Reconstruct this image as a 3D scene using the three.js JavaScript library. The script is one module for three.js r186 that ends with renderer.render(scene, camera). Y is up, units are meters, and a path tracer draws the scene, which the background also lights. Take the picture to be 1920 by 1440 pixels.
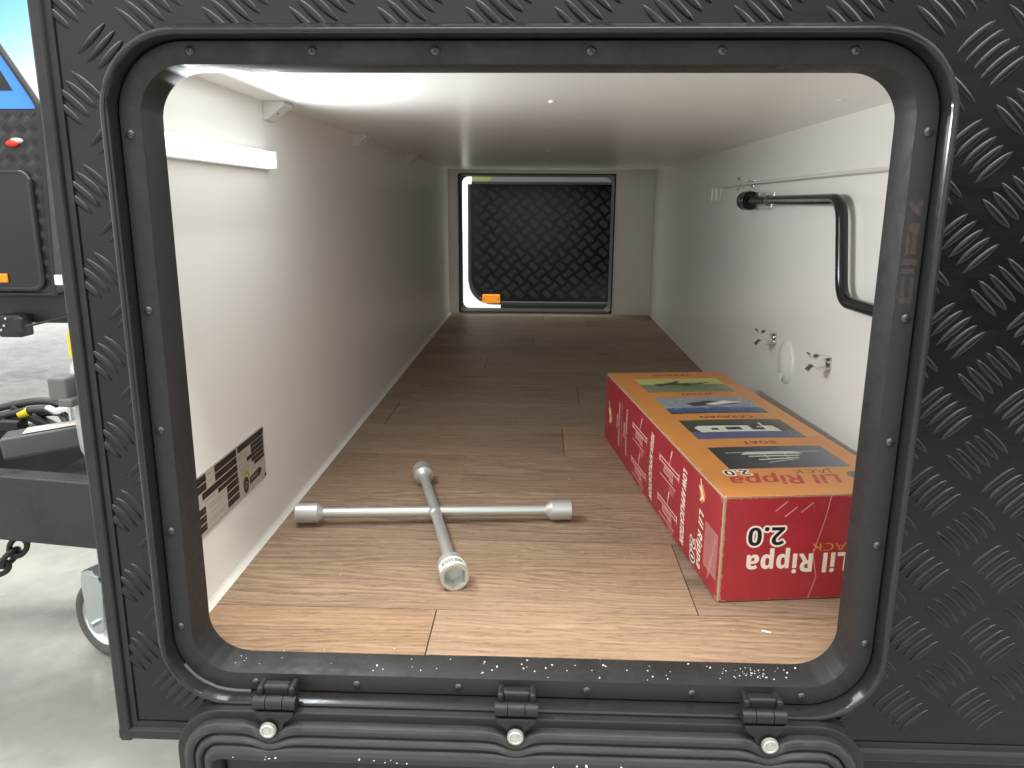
import * as THREE from 'three';
import { mergeGeometries, toCreasedNormals, mergeVertices } from 'three/addons/utils/BufferGeometryUtils.js';
import { RoundedBoxGeometry } from 'three/addons/geometries/RoundedBoxGeometry.js';
import { RectAreaLightUniformsLib } from 'three/addons/lights/RectAreaLightUniformsLib.js';

// ---------------------------------------------------------------- camera, light, exposure
const scene = new THREE.Scene();
const camera = new THREE.PerspectiveCamera(53.05, 4 / 3, 0.01, 60);
camera.position.set(0.0346, 0.4014, 0.6223);
camera.rotation.order = 'YXZ';
camera.rotation.set(-0.2305, 0.0347, 0.0059);
scene.background = new THREE.Color().setRGB(0.50, 0.505, 0.49);      // even light of a big bright hall
const renderer = new THREE.WebGLRenderer({ antialias: true });
renderer.toneMapping = THREE.LinearToneMapping;
renderer.toneMappingExposure = 3.4;
renderer.shadowMap.enabled = true;
RectAreaLightUniformsLib.init();

const GROUND = -0.65;
// tubes of the hall's ceiling: x, z, glow
const HALL_LAMPS = [[-3.2, 1.25], [0.2, 1.25], [3.6, 1.25], [-2.6, -2.68], [0.05, -2.68], [2.7, -2.68]];
const HALL_LAMP_Y = 3.3, HALL_LIGHT = 5.6, STRIP_LIGHT = 46;

// ---------------------------------------------------------------- helpers
let seed = 7;
const rnd = () => { seed = (seed * 1664525 + 1013904223) >>> 0; return seed / 4294967296; };
const rr = (a, b) => a + (b - a) * rnd();
const V = (x, y, z) => new THREE.Vector3(x, y, z);
const lin = (r, g, b) => new THREE.Color().setRGB(r, g, b);
const taken = {};
function numbered(name) { const n = taken[name] = (taken[name] ?? -1) + 1; return n ? `${name}_${String(n).padStart(3, '0')}` : name; }
function obj(name, geo, mat, parent) {
  const m = new THREE.Mesh(Array.isArray(geo) ? join(geo) : geo, mat);
  m.castShadow = m.receiveShadow = true;
  m.name = parent ? name : numbered(name);
  (parent || scene).add(m);
  return m;
}
function thing(name, label, category, [x, y, z] = [0, 0, 0], group) {
  const o = new THREE.Group(); o.name = numbered(name); scene.add(o);
  o.position.set(x, y, z); o.userData = { label, category };
  if (group) o.userData.group = group;
  return o;
}
function tag(o, label, category, group) { o.userData = { ...o.userData, label, category }; if (group) o.userData.group = group; return o; }
function struct(name, geo, mat) { const m = obj(name, geo, mat); m.userData.kind = 'structure'; return m; }
function join(list) {
  return mergeGeometries(list.map((g) => { const n = g.index ? g.toNonIndexed() : g; for (const k of Object.keys(n.attributes)) if (!['position', 'normal', 'uv'].includes(k)) n.deleteAttribute(k); return n; }));
}
// uv in metres, laid on along the axis that each face points to
function metric(geo) {
  const g = geo.index ? geo.toNonIndexed() : geo, p = g.attributes.position, uv = new Float32Array(p.count * 2);
  const a = V(), b = V(), c = V(), n = V();
  for (let i = 0; i < p.count; i += 3) {
    a.fromBufferAttribute(p, i); b.fromBufferAttribute(p, i + 1); c.fromBufferAttribute(p, i + 2);
    n.copy(b).sub(a).cross(c.clone().sub(a));
    const x = Math.abs(n.x), y = Math.abs(n.y), z = Math.abs(n.z), k = x >= y && x >= z ? 0 : y >= z ? 1 : 2;
    [a, b, c].forEach((q, j) => uv.set(k === 0 ? [q.z, q.y] : k === 1 ? [q.x, q.z] : [q.x, q.y], (i + j) * 2));
  }
  g.setAttribute('uv', new THREE.BufferAttribute(uv, 2));
  return g;
}
function box(w, h, d, x = 0, y = 0, z = 0) { return metric(new THREE.BoxGeometry(w, h, d).translate(x, y, z)); }
function span(x0, x1, y0, y1, z0, z1) { return box(x1 - x0, y1 - y0, z1 - z0, (x0 + x1) / 2, (y0 + y1) / 2, (z0 + z1) / 2); }
function soft(w, h, d, r, x = 0, y = 0, z = 0, s = 2) { return metric(new RoundedBoxGeometry(w, h, d, s, r).translate(x, y, z)); }
function rod(a, b, r, r2 = r, seg = 16) {
  const d = b.clone().sub(a), g = new THREE.CylinderGeometry(r2, r, d.length(), seg);
  g.applyQuaternion(new THREE.Quaternion().setFromUnitVectors(V(0, 1, 0), d.clone().normalize()));
  return g.translate(...a.clone().add(b).multiplyScalar(0.5).toArray());
}
function tube(points, r, seg = 60, radial = 12, tension = 0.5) { return new THREE.TubeGeometry(new THREE.CatmullRomCurve3(points, false, 'catmullrom', tension), seg, r, radial); }
// polyline with rounded bends
function bent(points, r, bend, radial = 14) {
  const path = new THREE.CurvePath();
  let at = points[0];
  for (let i = 1; i < points.length - 1; i++) {
    const p = points[i], u = points[i - 1].clone().sub(p).normalize(), w = points[i + 1].clone().sub(p).normalize();
    const s = p.clone().addScaledVector(u, bend), e = p.clone().addScaledVector(w, bend);
    path.add(new THREE.LineCurve3(at, s)); path.add(new THREE.QuadraticBezierCurve3(s, p, e)); at = e;
  }
  path.add(new THREE.LineCurve3(at, points[points.length - 1]));
  return new THREE.TubeGeometry(path, points.length * 28, r, radial);
}
function roundRect(xl, xr, yb, yt, r) {
  const s = new THREE.Shape();
  s.moveTo(xl + r, yb); s.lineTo(xr - r, yb); s.absarc(xr - r, yb + r, r, -Math.PI / 2, 0); s.lineTo(xr, yt - r); s.absarc(xr - r, yt - r, r, 0, Math.PI / 2);
  s.lineTo(xl + r, yt); s.absarc(xl + r, yt - r, r, Math.PI / 2, Math.PI); s.lineTo(xl, yb + r); s.absarc(xl + r, yb + r, r, Math.PI, Math.PI * 1.5);
  return s;
}
function plate(shape, z0, z1, bevel = 0, seg = 20) {
  const g = new THREE.ExtrudeGeometry(shape, { depth: z1 - z0 - 2 * bevel, bevelEnabled: bevel > 0, bevelThickness: bevel, bevelSize: bevel, bevelOffset: -bevel, bevelSegments: 2, curveSegments: seg });
  return metric(g.translate(0, 0, z0 + bevel));
}
// a ring of points round a rectangle with round corners
function ring(xl, xr, yb, yt, r, z, arc = 14, edge = 1) {
  const out = [], C = [[xr - r, yb + r, -90], [xr - r, yt - r, 0], [xl + r, yt - r, 90], [xl + r, yb + r, 180]];
  C.forEach(([cx, cy, a0], k) => {
    for (let i = 0; i <= arc; i++) { const a = (a0 + 90 * i / arc) * Math.PI / 180; out.push([cx + r * Math.cos(a), cy + r * Math.sin(a), z]); }
    const [nx, ny, na] = C[(k + 1) % 4], e = out[out.length - 1], f = [nx + r * Math.cos(na * Math.PI / 180), ny + r * Math.sin(na * Math.PI / 180)];
    for (let i = 1; i < edge; i++) out.push([e[0] + (f[0] - e[0]) * i / edge, e[1] + (f[1] - e[1]) * i / edge, z]);
  });
  return out;
}
// surface through a list of rings with as many points each
function loft(rings, crease = 0.6, flip = false) {
  const n = rings[0].length, pos = [], idx = [];
  rings.forEach((R) => R.forEach((p) => pos.push(...p)));
  for (let j = 0; j + 1 < rings.length; j++) for (let i = 0; i < n; i++) {
    const a = j * n + i, b = j * n + (i + 1) % n, c = a + n, d = b + n;
    flip ? idx.push(a, c, b, b, c, d) : idx.push(a, b, c, b, d, c);
  }
  const g = new THREE.BufferGeometry(); g.setAttribute('position', new THREE.Float32BufferAttribute(pos, 3)); g.setIndex(idx);
  return metric(toCreasedNormals(g, crease));
}
// sweep of a cross-section [[a, b] ...] (closed) along z between z0 and z1, a = x and b = y
function bar(section, z0, z1) {
  const s = new THREE.Shape(section.map(([a, b]) => new THREE.Vector2(a, b)));
  return metric(new THREE.ExtrudeGeometry(s, { depth: z1 - z0, bevelEnabled: false }).translate(0, 0, z0));
}

// ---------------------------------------------------------------- noise and textures
const H = new Float32Array(65536); for (let i = 0; i < 65536; i++) H[i] = rnd();
function vnoise(x, y, px = 256, py = 256) {
  const xi = Math.floor(x), yi = Math.floor(y), fx = x - xi, fy = y - yi, u = fx * fx * (3 - 2 * fx), v = fy * fy * (3 - 2 * fy);
  const w = (a, b) => H[((((b % py) + py) % py & 255) << 8) | (((a % px) + px) % px & 255)];
  const p = w(xi, yi), q = w(xi + 1, yi), r = w(xi, yi + 1), s = w(xi + 1, yi + 1);
  return p + (q - p) * u + (r - p) * v + (p - q - r + s) * u * v;
}
function fbm(x, y, oct = 4, px = 256, py = 256) { let s = 0, a = 0.5, t = 0; for (let i = 0; i < oct; i++) { s += a * vnoise(x, y, px, py); t += a; x *= 2; y *= 2; px *= 2; py *= 2; a *= 0.5; } return s / t; }
function pixels(w, h, fn, srgb, repeat) {
  const d = new Uint8Array(w * h * 4);
  for (let y = 0; y < h; y++) for (let x = 0; x < w; x++) { const c = fn(x / w, y / h, x, y); d.set([c[0], c[1], c[2], c[3] ?? 255].map((q) => Math.max(0, Math.min(255, q))), (y * w + x) * 4); }
  const t = new THREE.DataTexture(d, w, h);
  t.magFilter = THREE.LinearFilter; t.minFilter = THREE.LinearMipmapLinearFilter; t.generateMipmaps = true;
  t.wrapS = t.wrapT = THREE.RepeatWrapping; if (repeat) t.repeat.set(...repeat);
  if (srgb) t.colorSpace = THREE.SRGBColorSpace;
  t.needsUpdate = true; return t;
}
function canvas(w, h, draw) {
  const c = document.createElement('canvas'); c.width = w; c.height = h; draw(c.getContext('2d'), w, h);
  const t = new THREE.CanvasTexture(c); t.colorSpace = THREE.SRGBColorSpace; return t;
}
const copyOf = (t, sx, sy) => { const c = t.clone(); c.repeat.set(sx, sy); c.needsUpdate = true; return c; };
const grain = pixels(256, 256, (u, v) => { const n = fbm(u * 64, v * 64, 3, 64, 64); return [n * 255, n * 255, n * 255]; });
const blotch = pixels(512, 512, (u, v) => { const n = 0.55 * fbm(u * 6, v * 6, 5, 6, 6) + 0.45 * fbm(u * 40 + 9, v * 40, 3, 40, 40), q = 120 + 200 * (n - 0.3); return [q, q, q]; });
const smear = pixels(512, 512, (u, v) => { const n = fbm(u * 8, v * 60, 4, 8, 60) * 0.5 + 0.5 * fbm(u * 5 + 3, v * 5, 4, 5, 5), q = 150 + 190 * (n - 0.45); return [q, q, q]; });
const concrete = pixels(1024, 1024, (u, v) => {
  const a = fbm(u * 5, v * 5, 6, 5, 5), b = fbm(u * 12 + 5, v * 4 + 2, 5, 12, 4), c = fbm(u * 120, v * 120, 2, 120, 120);
  const q = 176 + 70 * (a - 0.5) + 46 * (b - 0.5) + 14 * (c - 0.5);
  return [q, q * 1.0, q * 0.97];
}, true);
// wood: rings of a tree cut lengthwise, u along the plank; k picks the cut
function wood(k) {
  const cath = [0.5, 0.9, 0.15, 1.3][k], off = k * 37.7;
  return pixels(1024, 256, (u, v) => {
    const x = u * 8, y = v;
    const wob = fbm(x * 0.4 + off, y * 1.5 + off, 3) - 0.5;
    const yy = y - cath + wob * 0.30 + (fbm(x * 2.2 + off, y * 6 + 3, 3) - 0.5) * 0.06;
    const arch = Math.abs(yy) * 1.15 - (x - 4) * 0.085 * Math.exp(-yy * yy * 14);
    const rg = arch * 17 + (fbm(x * 3.2 + off, y * 22, 3) - 0.5) * 1.1;
    const f = rg - Math.floor(rg), ringv = f < 0.8 ? f / 0.8 : (1 - f) / 0.2;
    const fibre = fbm(x * 3 + off, y * 60 + off, 3) - 0.5, pore = fbm(x * 16 + off, y * 110, 2) > 0.68 ? 1 : 0;
    const tone = fbm(x * 0.35 + off * 2, y * 1.6, 3) - 0.5;
    const knotd = Math.hypot((x - 5.9 + k * 1.3) * 2.4, (y - 0.3 - 0.1 * k) * 10);
    const l = 1.03 - 0.17 * ringv * (0.3 + 1.1 * fbm(x * 0.5 + 4 + off, y * 2, 2)) + 0.24 * fibre + 0.26 * tone - 0.09 * pore - 0.25 * Math.exp(-knotd * knotd * 2);
    return [172 * l, 147 * l - 3 * ringv, 124 * l - 5 * ringv];
  }, true);
}
const WOODS = [0, 1, 2, 3].map(wood);

// ---------------------------------------------------------------- materials
const M = {};
const std = (o) => new THREE.MeshStandardMaterial(o);
M.plate = std({ color: lin(0.005, 0.0053, 0.0055), roughness: 0.42, roughnessMap: copyOf(smear, 3, 3) });
M.frame = std({ color: lin(0.017, 0.017, 0.0174), roughness: 0.85, roughnessMap: copyOf(blotch, 4, 4), bumpMap: copyOf(grain, 22, 22), bumpScale: 0.00004 });
M.lip = std({ color: lin(0.018, 0.019, 0.0195), roughness: 0.3, roughnessMap: copyOf(blotch, 6, 6) });
M.groove = std({ color: lin(0.012, 0.012, 0.012), roughness: 0.7 });
M.rubber = std({ color: lin(0.028, 0.028, 0.029), roughness: 0.85, roughnessMap: copyOf(smear, 4, 4), bumpMap: copyOf(grain, 20, 20), bumpScale: 0.00006 });
M.black = std({ color: lin(0.012, 0.012, 0.0125), roughness: 0.45 });
M.blackGloss = std({ color: lin(0.012, 0.012, 0.013), roughness: 0.18 });
M.screw = std({ color: lin(0.10, 0.10, 0.105), roughness: 0.3, metalness: 0.75 });
M.white = std({ color: lin(0.87, 0.855, 0.82), roughness: 0.27, bumpMap: copyOf(grain, 6, 6), bumpScale: 0.00003 });
M.whiteGloss = std({ color: lin(0.75, 0.74, 0.72), roughness: 0.35 });
M.bead = std({ color: lin(0.74, 0.72, 0.66), roughness: 0.4 });
M.joint = std({ color: lin(0.03, 0.022, 0.016), roughness: 0.9 });
M.steel = std({ color: lin(0.62, 0.63, 0.60), roughness: 0.42, metalness: 0.7 });
M.chrome = std({ color: lin(0.72, 0.71, 0.68), roughness: 0.12, metalness: 1 });
M.zinc = std({ color: lin(0.62, 0.66, 0.66), roughness: 0.25, metalness: 0.9 });
M.rodWhite = std({ color: lin(0.8, 0.79, 0.74), roughness: 0.3, metalness: 0.2 });
M.amber = std({ color: lin(0.85, 0.28, 0.01), roughness: 0.25 });
M.red = std({ color: lin(0.75, 0.03, 0.01), roughness: 0.2 });
M.blue = std({ color: lin(0.05, 0.26, 0.85), roughness: 0.35 });
M.dust = std({ color: lin(0.8, 0.79, 0.75), roughness: 0.9 });
M.concrete = std({ map: copyOf(concrete, 0.28, 0.28), color: lin(0.86, 0.89, 0.87), roughness: 0.38, roughnessMap: copyOf(blotch, 0.5, 0.5) });
M.greyBottle = std({ color: lin(0.5, 0.51, 0.5), roughness: 0.35 });
M.greyPlastic = std({ color: lin(0.14, 0.14, 0.14), roughness: 0.5 });
M.tyre = std({ color: lin(0.09, 0.085, 0.08), roughness: 0.75 });
M.cable = std({ color: lin(0.03, 0.032, 0.03), roughness: 0.4 });
M.yellow = std({ color: lin(0.8, 0.6, 0.02), roughness: 0.5 });
M.card = std({ color: lin(0.42, 0.29, 0.17), roughness: 0.8 });

// ---------------------------------------------------------------- measures of the boot
const XL = -0.2988, XR = 0.4417, HT = 0.5188, D = 2.2305;              // inside of the tunnel
const OL = -0.262, OR = 0.3024, OB = 0.0, OT = 0.4982, RAD = 0.036;    // clear opening
const PZ = 0.02;                                                        // face of the outer sheet
const EL = -0.343;                                                      // left end of the body
const rect = (e, z, arc, edge) => ring(OL - e, OR + e, OB - e, OT + e, RAD + e, z, arc, edge);

// ---------------------------------------------------------------- the hall
{
  const g = metric(new THREE.PlaneGeometry(60, 60).rotateX(-Math.PI / 2).translate(0, GROUND, 0));
  struct('showroom_floor', g, M.concrete);
}
{
  const glow = std({ color: lin(0.9, 0.9, 0.9), emissive: lin(1, 0.98, 0.94), emissiveIntensity: 1.5, roughness: 0.5 });
  const where = ['left of the aisle before the caravan', 'straight above the aisle before the hatch', 'right of the aisle before the caravan', 'left of the gap behind the caravan', 'straight above the gap behind the caravan', 'right of the gap behind the caravan'];
  HALL_LAMPS.forEach(([x, z], i) => {
    const t = thing('ceiling_lamp', `long white ceiling lamp hanging ${where[i]}`, 'ceiling lamp', [x, HALL_LAMP_Y, z], 'ceiling lamps of the hall');
    obj('housing', soft(2.46, 0.06, 0.56, 0.015, 0, 0.035, 0), M.whiteGloss, t);
    obj('diffuser', box(2.4, 0.006, 0.5, 0, 0.001, 0), glow, t);
    const l = new THREE.RectAreaLight(lin(1, 0.955, 0.88), HALL_LIGHT, 2.4, 0.5);
    l.position.set(0, -0.006, 0); l.rotation.x = -Math.PI / 2; l.castShadow = true; t.add(l);
  });
}

// ---------------------------------------------------------------- inside of the tunnel boot
{
  const T = 0.018;
  const base = struct('floor', span(XL, XR, -0.022, -0.0045, -D, 0.0), M.joint);
  const rowW = 0.1655, z0 = -0.0825;
  const joints = [[-0.065], [0.199], [-0.40, 0.52], [0.30], [0.0795], [-0.25, 0.62], [0.12], [0.34], [-0.1], [0.25], [0.02], [-0.2], [0.2], [0.05]];
  const tints = [[1.10, 1.0, 0.86], [1.0, 0.97, 0.93], [0.97, 0.95, 0.93], [0.92, 0.92, 0.93], [1.04, 1.0, 0.95], [0.9, 0.91, 0.92], [0.95, 0.92, 0.9]];
  const cache = {};
  const woodMat = (k, t) => cache[k + '_' + t] ??= std({ map: copyOf(WOODS[k], 1 / 1.25, 1 / 0.1655), color: lin(...tints[t].map((q) => q * 0.8)), roughness: 0.56, bumpMap: copyOf(WOODS[k], 1 / 1.25, 1 / 0.1655), bumpScale: 0.00035 });
  for (let j = 0; j < 14; j++) {
    const za = j === 0 ? 0.0 : z0 - (j - 1) * rowW, zb = Math.max(z0 - j * rowW, -D);
    if (zb >= za) continue;
    const cuts = [XL, ...joints[j].filter((q) => q > XL && q < XR), XR];
    for (let i = 0; i + 1 < cuts.length; i++) {
      const gap = 0.0010, w = cuts[i + 1] - cuts[i] - gap, d = za - zb - gap;
      const g = new RoundedBoxGeometry(w, 0.006, d, 1, 0.0005);
      const p = g.attributes.position, uv = g.attributes.uv, k = j === 0 ? (i === 0 ? 2 : 3) : j === 1 ? (i === 0 ? 0 : 3) : (j * 2 + i * 3) % 4, du = j === 1 ? 0.33 : rr(0, 1.2);
      for (let q = 0; q < p.count; q++) uv.setXY(q, p.getX(q) + w / 2 + du, p.getZ(q) + (j === 0 ? rowW / 2 - 0.08 : d / 2));
      g.translate((cuts[i] + cuts[i + 1]) / 2, -0.003, (za + zb) / 2);
      obj('floor_plank', g, woodMat(k, j === 0 ? (i === 0 ? 0 : 4) : j === 1 ? (i === 0 ? 1 : 3) : [1, 2, 3, 5, 6][(j * 3 + i * 2) % 5]), base);
    }
  }
  struct('wall_left', span(XL - T, XL, -0.022, HT + T, -D, 0), M.white);
  struct('wall_right', span(XR, XR + T, -0.022, HT + T, -D, 0), M.white);
  const ceil = struct('ceiling', span(XL - 0.0002, XR + 0.0002, HT, HT + T, -D, 0), M.white);
  for (const [x, z] of [[0.0465, -0.338], [-0.253, -0.331], [0.376, -0.320], [0.05, -1.2], [0.05, -1.9]])
    obj('screw_cap', new THREE.CylinderGeometry(0.0048, 0.0034, 0.0016, 16).translate(x, HT - 0.0008, z), M.whiteGloss, ceil);
  // end wall with the far opening
  const s = new THREE.Shape(); s.moveTo(XL, -0.02); s.lineTo(XR, -0.02); s.lineTo(XR, HT); s.lineTo(XL, HT);
  s.holes.push(roundRect(-0.262, 0.302, 0.006, 0.505, 0.006));
  const back = struct('wall_back', plate(s, -D - 0.02, -D), M.white);
  const rr2 = (e, z) => ring(-0.262 + e, 0.302 - e, 0.006 + e, 0.505 - e, 0.004 + Math.max(0, e * 2.2), z, 10);
  const far = thing('far_hatch_frame', 'black frame round the open hatch at the far end', 'hatch frame', [0, 0, -D]);
  obj('rim', loft([rr2(-0.001, 0.006), rr2(0.001, 0.007), rr2(0.0035, 0.006), rr2(0.004, -0.02), rr2(0.007, -0.03), rr2(0.009, -0.05), rr2(-0.02, -0.052)], 0.6, true), M.black, far);
  // corner blocks and the bead of sealant
  for (const [i, z] of [-0.352, -0.80, -1.352].entries()) {
    const g = bar([[XL + 0.0003, HT - 0.0003], [XL + 0.0003, HT - 0.021], [XL + 0.004, HT - 0.021], [XL + 0.026, HT - 0.005], [XL + 0.026, HT - 0.0003]], z - 0.016, z + 0.016);
    const b = obj('corner_block', g, M.whiteGloss);
    tag(b, `white triangular block under the ceiling at left, ${['nearest of three', 'middle of three', 'farthest of three'][i]}`, 'corner block', 'corner blocks');
    obj('screw', new THREE.CylinderGeometry(0.0022, 0.0022, 0.001, 12).rotateZ(0.95).translate(XL + 0.0152, HT - 0.0127, z + 0.006), M.zinc, b);
  }
  const arc = []; for (let i = 0; i <= 6; i++) { const a = i / 6 * Math.PI / 2; arc.push([XL + 0.0075 * (1 - Math.sin(a)) + 0.0002, 0.0075 * (1 - Math.cos(a)) + 0.0002]); }
  tag(obj('sealant_bead', bar([[XL + 0.0002, 0.0002], ...arc], -D, -0.001), M.bead), 'off-white sealant bead where floor meets left wall', 'sealant');
}
// LED strip on the left wall
{
  const t = thing('led_strip_lamp', 'lit white LED strip lamp on the left wall', 'strip lamp', [XL, 0.4505, -0.185]);
  obj('mount', soft(0.004, 0.023, 0.31, 0.001, 0.0021, 0, 0), M.whiteGloss, t);
  const sec = [[0.004, -0.0095]]; for (let i = 0; i <= 8; i++) { const a = -Math.PI / 2 + i / 8 * Math.PI; sec.push([0.0085 + 0.005 * Math.cos(a), 0.0095 * Math.sin(a)]); } sec.push([0.004, 0.0095]);
  obj('led_diffuser', bar(sec, -0.148, 0.148), std({ color: lin(0.9, 0.9, 0.9), emissive: lin(0.93, 0.97, 1), emissiveIntensity: 0.5, roughness: 0.4 }), t);
  for (const s of [-1, 1]) obj('end_cap', soft(0.014, 0.0215, 0.004, 0.0015, 0.0072, 0, s * 0.1502), M.whiteGloss, t);
  const l = new THREE.RectAreaLight(lin(0.92, 0.97, 1), STRIP_LIGHT, 0.295, 0.018);
  l.position.set(0.0160, -0.002, 0); l.rotation.set(-0.22, -Math.PI / 2, 0, 'YXZ'); l.castShadow = true; t.add(l);
}
// rating plate on the left wall
{
  const t = thing('data_plate', 'silver and black printed rating plate on lower left wall', 'data plate', [XL, 0.106, -0.165]);
  const W = 0.19, Hh = 0.064;
  const art = canvas(1216, 410, (c, w, h) => {
    c.fillStyle = '#b9b6ac'; c.fillRect(0, 0, w, h);
    const B = (x, y, ww, hh) => { c.fillStyle = '#23201c'; c.fillRect(x, y, ww, hh); };
    const scrib = (x, y, ww, n, col = '#6d6a62', lh = 15) => { c.fillStyle = col; for (let i = 0; i < n; i++) { let q = x; while (q < x + ww * rr(0.75, 1)) { const l = rr(5, 16); c.fillRect(q, y + i * lh, l, 4.5); q += l + 4; } } };
    // right half of the plate lies toward the far end
    const X0 = 690;
    c.fillStyle = '#8f8c83'; c.fillRect(X0 - 8, 0, 5, h);
    B(X0 + 6, 8, 500, 48); scrib(X0 + 150, 28, 250, 1, '#8f8c84');
    B(X0 + 250, 62, 256, 32); B(X0 + 250, 98, 256, 32); B(X0 + 160, 134, 346, 32); B(X0 + 250, 170, 256, 32); B(X0 + 300, 206, 206, 30);
    scrib(X0 + 14, 78, 200, 3); scrib(X0 + 14, 138, 130, 2); scrib(X0 + 14, 178, 220, 4);
    c.lineWidth = 24; c.strokeStyle = '#93a62a'; c.beginPath(); c.arc(X0 + 125, 300, 58, Math.PI * 0.85, Math.PI * 1.95); c.stroke();
    c.fillStyle = '#262320'; c.beginPath(); c.ellipse(X0 + 120, 330, 50, 62, 0, 0, 7); c.fill();
    c.lineWidth = 9; c.strokeStyle = '#8c887c'; c.beginPath(); c.arc(X0 + 122, 335, 24, 2.4, 7.2); c.moveTo(X0 + 122, 335); c.lineTo(X0 + 122, 368); c.stroke();
    c.fillStyle = '#23201c'; c.beginPath(); c.moveTo(X0 + 190, 300); c.lineTo(X0 + 400, 288); c.lineTo(X0 + 440, 316); c.lineTo(X0 + 400, 348); c.lineTo(X0 + 190, 352); c.fill();
    c.fillStyle = '#8c887c'; for (let i = 0; i < 6; i++) c.fillRect(X0 + 215 + i * 24, 308, 14, 26);
    // left half
    const rows = [[300, 8, 370, 50], [300, 64, 370, 50], [90, 122, 580, 48], [330, 176, 340, 34]];
    rows.forEach((q) => B(...q));
    for (let i = 0; i < 3; i++) { B(470, 216 + i * 56, 205, 48); B(0, 216 + i * 56, 130, 48); scrib(620, 236 + i * 56, 40, 1, '#8f8c84'); scrib(85, 236 + i * 56, 36, 1, '#8f8c84'); }
    B(0, 8, 165, 50); B(0, 64, 165, 50);
    scrib(185, 26, 90, 2, '#6d6a62', 50); scrib(120, 188, 190, 1, '#4a473f'); scrib(170, 232, 270, 2, '#6d6a62', 20); scrib(200, 290, 200, 1); scrib(160, 330, 290, 2, '#6d6a62', 18); scrib(120, 386, 560, 1);
    for (let i = 0; i < 60; i++) { c.fillStyle = `rgba(90,86,76,${rr(0.03, 0.1)})`; c.fillRect(rr(0, w), rr(0, h), rr(4, 40), rr(1, 3)); }
  });
  const face = new THREE.PlaneGeometry(W, Hh).rotateY(Math.PI / 2).translate(0.0018, 0, 0);
  obj('plate_back', soft(0.0012, Hh + 0.0008, W + 0.0008, 0.0004, 0.0007, 0, 0, 1), M.steel, t);
  obj('print', face, std({ map: art, roughness: 0.42, metalness: 0.25 }), t);
  for (const y of [-1, 1]) obj('rivet', new THREE.SphereGeometry(0.0026, 12, 8).scale(0.5, 1, 1).translate(0.0016, y * 0.0285, -W / 2 + 0.003), M.screw, t);
}

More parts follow.
